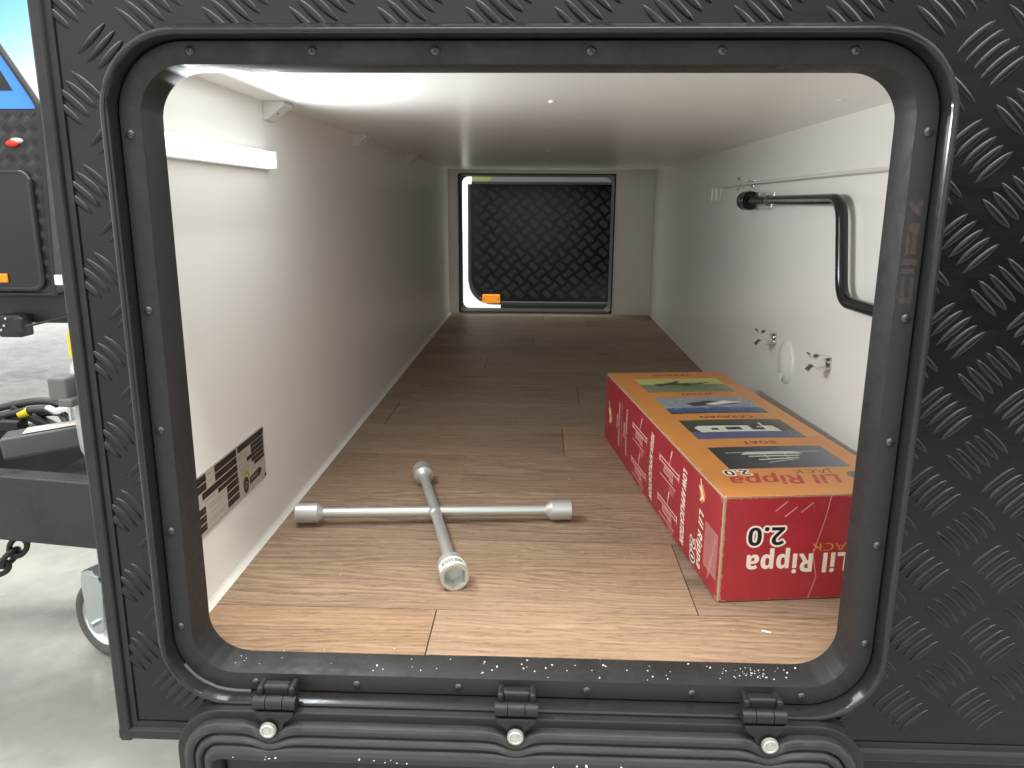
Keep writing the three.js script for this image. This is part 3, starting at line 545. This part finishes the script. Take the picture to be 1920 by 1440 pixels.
// ---------------------------------------------------------------- things in the boot
// four-way wheel wrench
{
  const cy = 0.0155, t = thing('wheel_wrench', 'silver four-way wheel wrench lying on the wood floor', 'wheel wrench', [-0.0945, 0, -0.293]);
  const A = V(-0.176, cy + 0.0005, 0.010), B = V(0.174, cy - 0.001, -0.022), N = V(0.044, cy, 0.172), F = V(-0.0415, cy, -0.163);
  const r = 0.0066, mid = V(-0.0005, cy, -0.006);
  const pull = (p, q) => p.clone().addScaledVector(q.clone().sub(p).normalize(), 0.03);
  obj('cross_arm', rod(pull(A, B), pull(B, A), r, r, 20), M.steel, t);
  obj('long_arm', [rod(pull(N, F), mid, r + 0.0004, r, 20), rod(mid, pull(F, N), r, r, 20), new THREE.SphereGeometry(r * 1.35, 16, 12).scale(1, 0.95, 1.3).translate(mid.x, mid.y, mid.z + 0.004)], M.steel, t);
  const socket = (tip, from, ro, len, hex) => {
    const out = tip.clone().sub(from).normalize(), g = [];
    const s = new THREE.Shape(); s.absarc(0, 0, ro, 0, Math.PI * 2);
    const h = new THREE.Path(); for (let i = 0; i < 6; i++) { const a = i * Math.PI / 3 + 0.5; i ? h.lineTo(hex * Math.cos(a), hex * Math.sin(a)) : h.moveTo(hex * Math.cos(a), hex * Math.sin(a)); } s.holes.push(h);
    const body = new THREE.ExtrudeGeometry(s, { depth: len * 0.74, bevelEnabled: true, bevelThickness: 0.0008, bevelSize: 0.0008, bevelOffset: -0.0008, bevelSegments: 2, curveSegments: 32 });
    const cone = new THREE.CylinderGeometry(ro * 0.985, r * 1.15, len * 0.2, 32, 1).rotateX(Math.PI / 2).translate(0, 0, -len * 0.1);
    const floorDisc = new THREE.CircleGeometry(hex, 24).translate(0, 0, len * 0.3);
    for (const q of [body, cone, floorDisc]) { q.applyQuaternion(new THREE.Quaternion().setFromUnitVectors(V(0, 0, 1), out)); q.translate(...tip.clone().addScaledVector(out, -len * 0.76).toArray()); g.push(q); }
    return obj('socket', g, M.steel, t);
  };
  socket(A, B, 0.0128, 0.036, 0.0085); socket(B, A, 0.0128, 0.034, 0.0085); socket(F, N, 0.0138, 0.036, 0.0095);
  const near = socket(N, F, 0.0155, 0.040, 0.0125);
  const bc = canvas(256, 96, (c) => { c.fillStyle = '#e9e7e0'; c.fillRect(0, 0, 256, 96); c.fillStyle = '#26241f'; let x = 56; while (x < 214) { const w = [2, 3, 5][Math.floor(rnd() * 3)]; c.fillRect(x, 26, w, 44); x += w + [2, 3, 4][Math.floor(rnd() * 3)]; } });
  const wrap = new THREE.CylinderGeometry(0.0158, 0.0158, 0.017, 28, 1, true, 1.9, 2.5).rotateX(Math.PI / 2);
  const out = N.clone().sub(F).normalize(); wrap.rotateZ(0);
  wrap.applyQuaternion(new THREE.Quaternion().setFromUnitVectors(V(0, 0, 1), out)).translate(...N.clone().addScaledVector(out, -0.0105).toArray());
  obj('barcode_sticker', wrap, std({ map: bc, roughness: 0.45, side: THREE.DoubleSide }), near);
}
// cardboard carton
{
  const L = 0.58, W = 0.2, Hc = 0.115;
  const t = thing('cardboard_carton', 'red and orange printed jack carton lying beside the right wall', 'carton', [0.2226, 0.0008, -0.1088]);
  t.rotation.y = 0.1185;
  const ORANGE = '#c8823c', RED = '#a62c35';
  const scuff = (c, w, h, n, a) => { for (let i = 0; i < n; i++) { c.strokeStyle = `rgba(235,215,205,${rr(0.05, a)})`; c.lineWidth = rr(0.6, 2); const x = rr(0, w), y = rr(0, h), q = rr(-1, 1), l = rr(6, 40); c.beginPath(); c.moveTo(x, y); c.lineTo(x + l * Math.cos(q * 3), y + l * Math.sin(q * 3)); c.stroke(); } };
  const mottle = (c, w, h, n, rgb) => { for (let i = 0; i < n; i++) { c.fillStyle = `rgba(${rgb},${rr(0.01, 0.05)})`; c.beginPath(); c.ellipse(rr(0, w), rr(0, h), rr(10, 90), rr(10, 60), rr(0, 3), 0, 7); c.fill(); } };
  const worn = (c, w, h) => { for (let i = 0; i < 260; i++) { const side2 = Math.floor(rnd() * 4), t2 = rnd(), d = Math.pow(rnd(), 3) * 5, l = rr(2, 22); c.fillStyle = `rgba(216,196,170,${rr(0.15, 0.8)})`; side2 < 2 ? c.fillRect(t2 * w, side2 ? h - d - 1.5 : d - 1, l, rr(1, 3)) : c.fillRect(side2 === 2 ? d - 1 : w - d - 1.5, t2 * h, rr(1, 3), l); } for (const [x, y] of [[0, 0], [w, 0], [0, h], [w, h]]) for (let i = 0; i < 14; i++) { c.fillStyle = `rgba(222,206,184,${rr(0.2, 0.7)})`; c.fillRect(x + rr(-12, 12), y + rr(-12, 12), rr(2, 8), rr(2, 8)); } };
  // top, drawn as read from the far end: x 0..1 = from the right wall to the left, y 0 = near end
  const top = canvas(480, 1392, (c, w, h) => {
    c.fillStyle = ORANGE; c.fillRect(0, 0, w, h);
    mottle(c, w, h, 90, '235,160,60'); mottle(c, w, h, 60, '160,90,50');
    c.textAlign = 'left'; c.textBaseline = 'alphabetic';
    const fit = (txt, font, x0, x1, yTop, yBase, fill, stroke, lw) => { c.save(); c.font = font; c.textAlign = 'left'; const k = parseFloat(font.match(/([0-9]+)px/)[1]) * 0.72; c.translate(x0, yBase); c.scale((x1 - x0) / c.measureText(txt).width, (yBase - yTop) / k); if (stroke) { c.lineWidth = lw; c.lineJoin = 'round'; c.strokeStyle = stroke; c.strokeText(txt, 0, 0); } c.fillStyle = fill; c.fillText(txt, 0, 0); c.restore(); };
    fit('Lil Rippa', 'italic 70px sans-serif', 125, 424, 79, 137, '#a8352b', '#a8352b', 4);
    fit('JACK', '60px sans-serif', 130, 238, 149, 176, '#4a3a2c');
    fit('2.0', 'bold 60px sans-serif', 353, 423, 147, 184, '#1d1b1a', '#efe6d2', 10);
    c.fillStyle = '#5d5548'; c.beginPath(); c.ellipse(78, 128, 26, 30, 0, 0, 7); c.fill();
    const cap = (s, y) => { c.fillStyle = '#5c1f18'; c.font = 'bold 38px sans-serif'; c.textAlign = 'center'; c.save(); c.translate(w / 2 - 14, y); c.scale(1.05, 1); c.fillText(s, 0, 0); c.restore(); };
    const pic = (y, hh, draw) => { c.save(); c.beginPath(); c.rect(60, y, 338, hh); c.clip(); c.translate(60, y); c.scale(338 / 368, hh / 165); draw(368, 165); c.restore(); };
    pic(194, 183, (a, b) => { c.fillStyle = '#2d3035'; c.fillRect(0, 0, a, b); const g = c.createLinearGradient(0, 0, a, 0); g.addColorStop(0, '#66717a'); g.addColorStop(0.5, '#33363c'); g.addColorStop(1, '#232428'); c.fillStyle = g; c.fillRect(0, 0, a, b);
      c.strokeStyle = '#c9cdbf'; c.lineWidth = 6; c.beginPath(); c.moveTo(90, 105); c.lineTo(285, 105); c.moveTo(110, 88); c.lineTo(270, 88); c.moveTo(120, 70); c.lineTo(250, 62); c.stroke(); c.lineWidth = 3; c.beginPath(); c.moveTo(30, 120); c.lineTo(330, 118); c.moveTo(140, 60); c.lineTo(230, 40); c.moveTo(150, 105); c.lineTo(150, 70); c.moveTo(215, 105); c.lineTo(215, 66); c.stroke();
      c.fillStyle = '#b9beb0'; c.beginPath(); c.moveTo(90, 105); c.lineTo(285, 105); c.lineTo(265, 122); c.lineTo(115, 122); c.fill(); });
    cap('BOAT', 427);
    pic(456, 204, (a, b) => { c.fillStyle = '#2e312b'; c.fillRect(0, 0, a, b); c.fillStyle = '#4a5170'; c.fillRect(0, 0, a, 62); c.fillStyle = '#39402f'; c.fillRect(0, 128, a, 40);
      c.fillStyle = '#ccd0c2'; c.beginPath(); c.moveTo(52, 56); c.lineTo(330, 56); c.lineTo(342, 96); c.lineTo(320, 112); c.lineTo(60, 104); c.fill(); c.fillStyle = '#26282a'; c.fillRect(100, 70, 46, 40); c.fillRect(180, 72, 54, 24); c.fillRect(262, 74, 24, 16); c.fillStyle = '#d8dacb'; c.fillRect(92, 56, 8, 76); c.fillRect(60, 92, 60, 6); });
    cap('CARAVAN', 706);
    pic(739, 216, (a, b) => { c.fillStyle = '#7f8b92'; c.fillRect(0, 0, a, b); c.fillStyle = '#2d4f7c'; c.fillRect(0, 0, a, 56); c.fillStyle = '#22282f'; c.fillRect(0, 0, a, 14); for (let i = 0; i < 500; i++) { c.fillStyle = `rgba(215,222,226,${rr(0.2, 0.8)})`; c.fillRect(rr(0, a), rr(40, b), rr(1, 9), rr(1, 4)); }
      c.fillStyle = '#2e2b30'; c.beginPath(); c.moveTo(60, 90); c.lineTo(250, 70); c.lineTo(270, 100); c.lineTo(180, 128); c.lineTo(80, 112); c.fill(); c.fillStyle = '#dcdedb'; c.beginPath(); c.moveTo(40, 112); c.lineTo(170, 80); c.lineTo(200, 92); c.lineTo(110, 126); c.fill(); c.fillStyle = '#a23a38'; c.fillRect(150, 62, 40, 10); });
    cap('JETSKI', 1019);
    pic(1042, 228, (a, b) => { c.fillStyle = '#737a5e'; c.fillRect(0, 0, a, b); c.fillStyle = '#b7b96a'; c.fillRect(0, 92, a, 80); c.fillStyle = '#59773f'; c.beginPath(); c.ellipse(180, 60, 90, 30, 0.2, 0, 7); c.fill();
      c.strokeStyle = '#26271f'; c.lineWidth = 9; c.beginPath(); c.moveTo(60, 110); c.lineTo(290, 92); c.moveTo(90, 98); c.lineTo(200, 78); c.stroke(); c.fillStyle = '#26271f'; c.beginPath(); c.ellipse(285, 84, 22, 18, 0, 0, 7); c.ellipse(170, 84, 22, 16, 0, 0, 7); c.ellipse(195, 124, 12, 10, 0, 0, 7); c.fill(); });
    cap('TRAILER', 1345);
    scuff(c, w, h, 120, 0.25); worn(c, w, h);
    c.fillStyle = 'rgba(240,205,160,0.16)'; c.fillRect(0, 470, 92, 700);
  });
  const lil = (c, x, y, size, col) => { c.fillStyle = col; c.font = `italic bold ${size}px sans-serif`; c.textAlign = 'left'; c.fillText('Lil Rippa', x, y); };
  const front = canvas(960, 552, (c, w, h) => {
    c.fillStyle = RED; c.fillRect(0, 0, w, h); mottle(c, w, h, 80, '225,60,70'); mottle(c, w, h, 40, '120,20,30');
    const fit = (txt, font, x0, x1, yTop, yBase, fill, stroke, lw) => { c.save(); c.font = font; c.textAlign = 'left'; const k = parseFloat(font.match(/([0-9]+)px/)[1]) * 0.72; c.translate(x0, yBase); c.scale((x1 - x0) / c.measureText(txt).width, (yBase - yTop) / k); if (stroke) { c.lineWidth = lw; c.lineJoin = 'round'; c.strokeStyle = stroke; c.strokeText(txt, 0, 0); } c.fillStyle = fill; c.fillText(txt, 0, 0); c.restore(); };
    fit('Lil Rippa', 'bold 140px sans-serif', 302, 845, 151, 250, '#ece3d2', '#ece3d2', 3);
    fit('JACK', '60px sans-serif', 300, 508, 264, 303, '#cf8a2c');
    fit('2.0', 'bold 140px sans-serif', 648, 842, 300, 396, '#1a1817', '#efe7da', 20);
    scuff(c, w, h, 90, 0.35); worn(c, w, h);
    c.strokeStyle = 'rgba(240,215,205,0.55)'; c.lineWidth = 5; c.beginPath(); c.moveTo(430, 552); c.lineTo(455, 420); c.lineTo(500, 250); c.lineTo(470, 120); c.lineTo(500, 0); c.stroke();
    c.lineWidth = 7; for (const [x, y] of [[520, 520], [600, 500], [650, 530]]) { c.beginPath(); c.moveTo(x, y); c.lineTo(x + 60, y - 50); c.stroke(); }
  });
  // side, x 0..1 = from the top edge down, y 0 = near end
  const side = canvas(330, 1664, (c, w, h) => {
    c.fillStyle = '#9c2230'; c.fillRect(0, 0, w, h); mottle(c, w, h, 110, '190,50,60'); mottle(c, w, h, 60, '100,16,26');
    c.textBaseline = 'alphabetic';
    // logo and name
    const logo = (x, y, k) => { c.save(); c.translate(x, y); c.scale(k, k); c.fillStyle = '#d8862c'; c.beginPath(); c.moveTo(0, 8); c.lineTo(34, -26); c.lineTo(70, 8); c.lineTo(34, 34); c.fill(); c.strokeStyle = '#efe5d8'; c.lineWidth = 8; c.beginPath(); c.moveTo(-8, 30); c.quadraticCurveTo(20, 20, 34, 6); c.quadraticCurveTo(44, -2, 62, 24); c.moveTo(18, 40); c.lineTo(34, 6); c.lineTo(52, -14); c.stroke(); c.restore(); };
    const fit = (txt, font, x0, x1, yTop, yBase, fill, stroke, lw) => { c.save(); c.font = font; c.textAlign = 'left'; const k = parseFloat(font.match(/([0-9]+)px/)[1]) * 0.72; c.translate(x0, yBase); c.scale((x1 - x0) / c.measureText(txt).width, (yBase - yTop) / k); if (stroke) { c.lineWidth = lw; c.lineJoin = 'round'; c.strokeStyle = stroke; c.strokeText(txt, 0, 0); } c.fillStyle = fill; c.fillText(txt, 0, 0); c.restore(); };
    logo(20, 168, 1.0);
    fit('Lil Rippa', 'italic bold 60px sans-serif', 104, 309, 148, 190, '#eee4d6');
    fit('JACK', '24px sans-serif', 108, 176, 204, 222, '#b4542c');
    fit('2.0', 'bold 54px sans-serif', 232, 316, 212, 256, '#1d1a1a', '#eee4d6', 10);
    const head = (t2, y) => fit(t2, 'italic bold 40px sans-serif', 34, 306, y - 19, y + 21, '#eadfce', '#eadfce', 2);
    const jack = (x, y) => { c.save(); c.translate(x, y); c.strokeStyle = '#e2b6ae'; c.fillStyle = '#e2b6ae'; c.lineWidth = 6; c.strokeRect(0, 6, 15, 232); c.beginPath(); c.moveTo(-8, 2); c.lineTo(26, 2); c.moveTo(-8, 244); c.lineTo(24, 244); c.moveTo(-4, 120); c.lineTo(-54, 104); c.stroke(); c.save(); c.translate(-54, 104); c.rotate(0.3); c.fillRect(-6, -6, 34, 12); c.restore(); c.lineWidth = 4; c.strokeRect(24, 70, 20, 110); for (let i = 0; i < 8; i++) { c.beginPath(); c.moveTo(24, 78 + i * 14); c.lineTo(44, 78 + i * 14); c.stroke(); } c.beginPath(); c.moveTo(66, 30); c.lineTo(66, 230); c.moveTo(52, 60); c.lineTo(52, 110); c.stroke(); c.globalAlpha = 0.65; for (let i = 0; i < 3; i++) c.fillRect(76 + i * 9, 40 + i * 8, 4, 70 - i * 10); c.restore(); };
    head('LOW APPLICATION', 349); jack(84, 408); jack(240, 408);
    head('HIGH APPLICATION', 763); jack(84, 838); jack(240, 838);
    fit('LOWERED HEIGHT', 'bold 30px sans-serif', 56, 275, 1180, 1206, '#dcc9ba'); fit('500MM', 'bold 30px sans-serif', 130, 200, 1222, 1246, '#dcc9ba'); c.fillStyle = '#dcc9ba'; c.fillRect(56, 1290, 220, 3);
    fit('MAXIMUM HEIGHT', 'bold 30px sans-serif', 63, 275, 1330, 1356, '#dcc9ba'); fit('800MM', 'bold 30px sans-serif', 130, 200, 1372, 1396, '#dcc9ba');
    logo(130, 1529, 1.5); c.fillStyle = '#c96a58'; for (let i = 0; i < 14; i++) c.fillRect(40 + (i % 7) * 36, 1604 + Math.floor(i / 7) * 18, 26, 5);
    scuff(c, w, h, 120, 0.22); worn(c, w, h);
    c.strokeStyle = 'rgba(240,220,210,0.5)'; c.lineWidth = 4; for (const [x, y, l] of [[190, 50, 60], [215, 70, 90], [240, 62, 50], [150, 36, 40]]) { c.beginPath(); c.moveTo(x, y); c.lineTo(x + l, y + 18); c.stroke(); }
  });
  const mat = (map, rough = 0.42) => new THREE.MeshPhysicalMaterial({ map, roughness: rough, clearcoat: 0.25, clearcoatRoughness: 0.3 });
  const quad = (a, b, c2, d, bow = 0, n = 10) => {          // a b / d c2 corners with canvas corners (0,1) (1,1) / (0,0) (1,0), bowed outward a little
    const g = new THREE.PlaneGeometry(1, 1, n, n), p = g.attributes.position, nn = b.clone().sub(a).cross(d.clone().sub(a)).normalize().negate();
    for (let i = 0; i < p.count; i++) { const u = p.getX(i) + 0.5, v = 0.5 - p.getY(i); const q = a.clone().lerp(b, u).lerp(d.clone().lerp(c2, u), v).addScaledVector(nn, bow * Math.sin(Math.PI * u) * Math.sin(Math.PI * v)); p.setXYZ(i, q.x, q.y, q.z); }
    g.computeVertexNormals(); return g;
  };
  const o = 0.0004;
  obj('board', soft(W, Hc, L, 0.0012, W / 2, Hc / 2, -L / 2, 1), M.card, t);
  obj('top_flap', quad(V(W, Hc + o, 0), V(0.0012, Hc + o, 0), V(0.0012, Hc + o, -L), V(W, Hc + o, -L), 0.0015), mat(top), t);
  obj('end_flap', quad(V(W, 0.001, o), V(0.0025, 0.001, o), V(0.0025, Hc - 0.001, o), V(W, Hc - 0.001, o), 0.0015), mat(front), t);
  obj('side_flap', quad(V(-o, Hc - 0.0016, -0.0015), V(-o, 0.001, -0.0015), V(-o, 0.001, -L), V(-o, Hc - 0.0016, -L), 0.002), mat(side), t);
  const tape = new THREE.MeshPhysicalMaterial({ color: lin(0.75, 0.62, 0.55), transparent: true, opacity: 0.22, roughness: 0.15 });
  obj('clear_tape', [new THREE.PlaneGeometry(0.04, 0.05).rotateY(-Math.PI / 2).rotateX(Math.PI / 2 * 0).translate(-0.0028, Hc * 0.42, -0.021)], tape, t);
}

// ---------------------------------------------------------------- things on the right wall
const clipShape = () => {
  // spring clip seen along z: base on the wall at x = 0, mouth toward -x
  const out = [];
  for (const s of [-1, 1]) {
    const p = [V(-0.0012, s * 0.002, 0), V(-0.0016, s * 0.0075, 0), V(-0.008, s * 0.0078, 0), V(-0.012, s * 0.0095, 0), V(-0.0165, s * 0.0092, 0), V(-0.021, s * 0.0052, 0), V(-0.0245, s * 0.0062, 0), V(-0.029, s * 0.0115, 0)];
    const c = new THREE.CatmullRomCurve3(p, false, 'catmullrom', 0.4), N = 26, pos = [], idx = [], hw = 0.0075, th = 0.0008;
    for (let i = 0; i <= N; i++) { const q = c.getPoint(i / N), tg = c.getTangent(i / N), n = V(-tg.y, tg.x, 0); for (const [a, b] of [[-th, -hw], [th, -hw], [th, hw], [-th, hw]]) pos.push(q.x + n.x * a, q.y + n.y * a, b); }
    for (let i = 0; i < N; i++) for (let k = 0; k < 4; k++) { const a = i * 4 + k, b = i * 4 + (k + 1) % 4; idx.push(a, b, a + 4, b, b + 4, a + 4); }
    const g = new THREE.BufferGeometry(); g.setAttribute('position', new THREE.Float32BufferAttribute(pos, 3)); g.setIndex(idx);
    out.push(metric(toCreasedNormals(g, 0.8)));
  }
  return out;
};
{
  const proto = thing('spring_clip', 'small chrome spring clip gripping the pale rod', 'spring clip', [XR, 0.4405, -0.915], 'chrome spring clips');
  obj('jaw', clipShape(), M.chrome, proto);
  obj('base', [soft(0.0022, 0.017, 0.015, 0.0006, -0.0014, 0, 0, 1), new THREE.SphereGeometry(0.003, 10, 8).scale(0.6, 1, 1).translate(-0.003, 0, 0)], M.chrome, proto);
  for (const [y, z, s, label] of [[0.409, -0.765, 1.1, 'chrome spring clip holding the black crank handle beside its grip'], [0.180, -0.70, 1.15, 'empty chrome spring clip at left of the round white cap'], [0.188, -0.447, 1.05, 'empty chrome spring clip at right of the round white cap']]) {
    const c = proto.clone(); c.name = numbered('spring_clip'); scene.add(c); c.position.set(XR, y, z); c.scale.setScalar(s); c.userData = { ...proto.userData, label };
  }
}
{
  const t = thing('hook_rod', 'thin pale metal rod with hooks along the right wall', 'rod', [XR - 0.0155, 0.4405, -1.19]);
  obj('shaft', tube([V(0, -0.002, 0), V(0, 0.0, 0.3), V(0, 0.0015, 0.8), V(0, 0.002, 1.15)], 0.0027, 40, 10), M.rodWhite, t);
  obj('prongs', [bent([V(0, -0.002, 0.002), V(0, -0.002, -0.012), V(0, -0.03, -0.012)], 0.0016, 0.004, 8), bent([V(0, -0.030, -0.012), V(0.0, -0.033, -0.004), V(0, -0.030, 0.03)], 0.0013, 0.002, 8), rod(V(0, -0.002, 0.03), V(0, -0.03, 0.03), 0.0015), rod(V(0, -0.002, 0.075), V(0, -0.03, 0.07), 0.0015)], M.rodWhite, t);
}
{
  const x = XR - 0.0165, t = thing('crank_handle', 'black bent crank handle clipped to the right wall', 'crank handle', [x, 0.409, -0.88]);
  obj('shaft', bent([V(0, 0, -0.01), V(0, 0, 0.462), V(0.0, -0.128, 0.494), V(0, -0.126, 0.70)], 0.0078, 0.028, 18), M.blackGloss, t);
  obj('grip', [new THREE.CylinderGeometry(0.0165, 0.0165, 0.036, 28).rotateX(Math.PI / 2).translate(0, 0, -0.002), new THREE.TorusGeometry(0.0152, 0.0022, 8, 28).translate(0, 0, 0.016), new THREE.TorusGeometry(0.0152, 0.0022, 8, 28).translate(0, 0, -0.02)], M.blackGloss, t);
  obj('sleeve', [new THREE.CylinderGeometry(0.0086, 0.0086, 0.10, 20).rotateX(Math.PI / 2).translate(0, 0, 0.07)], M.black, t);
  obj('pin', [rod(V(-0.004, -0.012, 0.165), V(0.0, 0.012, 0.165), 0.0022)], M.chrome, t);
}
{
  const t = thing('wall_cap', 'round white plastic cap on the right wall between clips', 'cap', [XR, 0.150, -0.632]);
  obj('dome', new THREE.LatheGeometry([[0, 0.010], [0.012, 0.0095], [0.023, 0.007], [0.026, 0.0045], [0.0335, 0.0035], [0.036, 0.001], [0.036, 0]].map((p) => new THREE.Vector2(...p)), 40).rotateZ(Math.PI / 2), M.whiteGloss, t);
  obj('latch', soft(0.004, 0.012, 0.010, 0.0015, -0.008, -0.024, 0), M.whiteGloss, t);
}

// ---------------------------------------------------------------- crumbs and dust
{
  const spots = [];
  for (let i = 0; i < 46; i++) spots.push([rr(-0.02, 0.3), 0.0006, rr(0.003, 0.029), rr(0.0004, 0.0010)]);
  for (let i = 0; i < 30; i++) spots.push([0.225 + (rnd() + rnd() - 1) * 0.03, 0.0006, rr(0.006, 0.022), rr(0.0003, 0.0006)]);
  for (let i = 0; i < 16; i++) spots.push([rr(-0.24, 0.0), 0.0006, rr(0.003, 0.029), rr(0.0003, 0.0008)]);
  for (let i = 0; i < 34; i++) spots.push([rr(-0.27, 0.3), 0.0003, -Math.pow(rnd(), 1.6) * 0.5, rr(0.0003, 0.0006)]);
  for (let i = 0; i < 26; i++) spots.push([rr(-0.24, 0.28), rr(-0.0568, -0.0535), 0.0704, rr(0.0004, 0.0011)]);
  const g0 = new THREE.IcosahedronGeometry(1, 0), M4 = new THREE.Matrix4();
  const m = new THREE.InstancedMesh(g0, M.dust, spots.length);
  spots.forEach(([x, y, z, r], i) => m.setMatrixAt(i, M4.compose(V(x, y, z), new THREE.Quaternion().setFromEuler(new THREE.Euler(rr(0, 3), rr(0, 3), 0)), V(r * rr(0.8, 1.6), r * 0.7, r))));
  m.name = 'sawdust'; m.castShadow = m.receiveShadow = true; scene.add(m);
  m.userData = { kind: 'stuff', label: 'white specks of sawdust on the sill, seal and floor', category: 'sawdust' };
  tag(obj('wood_chip', soft(0.009, 0.0012, 0.0025, 0.0005, 0, 0, 0, 1).rotateY(-0.4).translate(0.258, 0.0008, -0.054), M.bead), 'single pale wood chip on the floor by the carton', 'wood chip');
}

renderer.render(scene, camera);
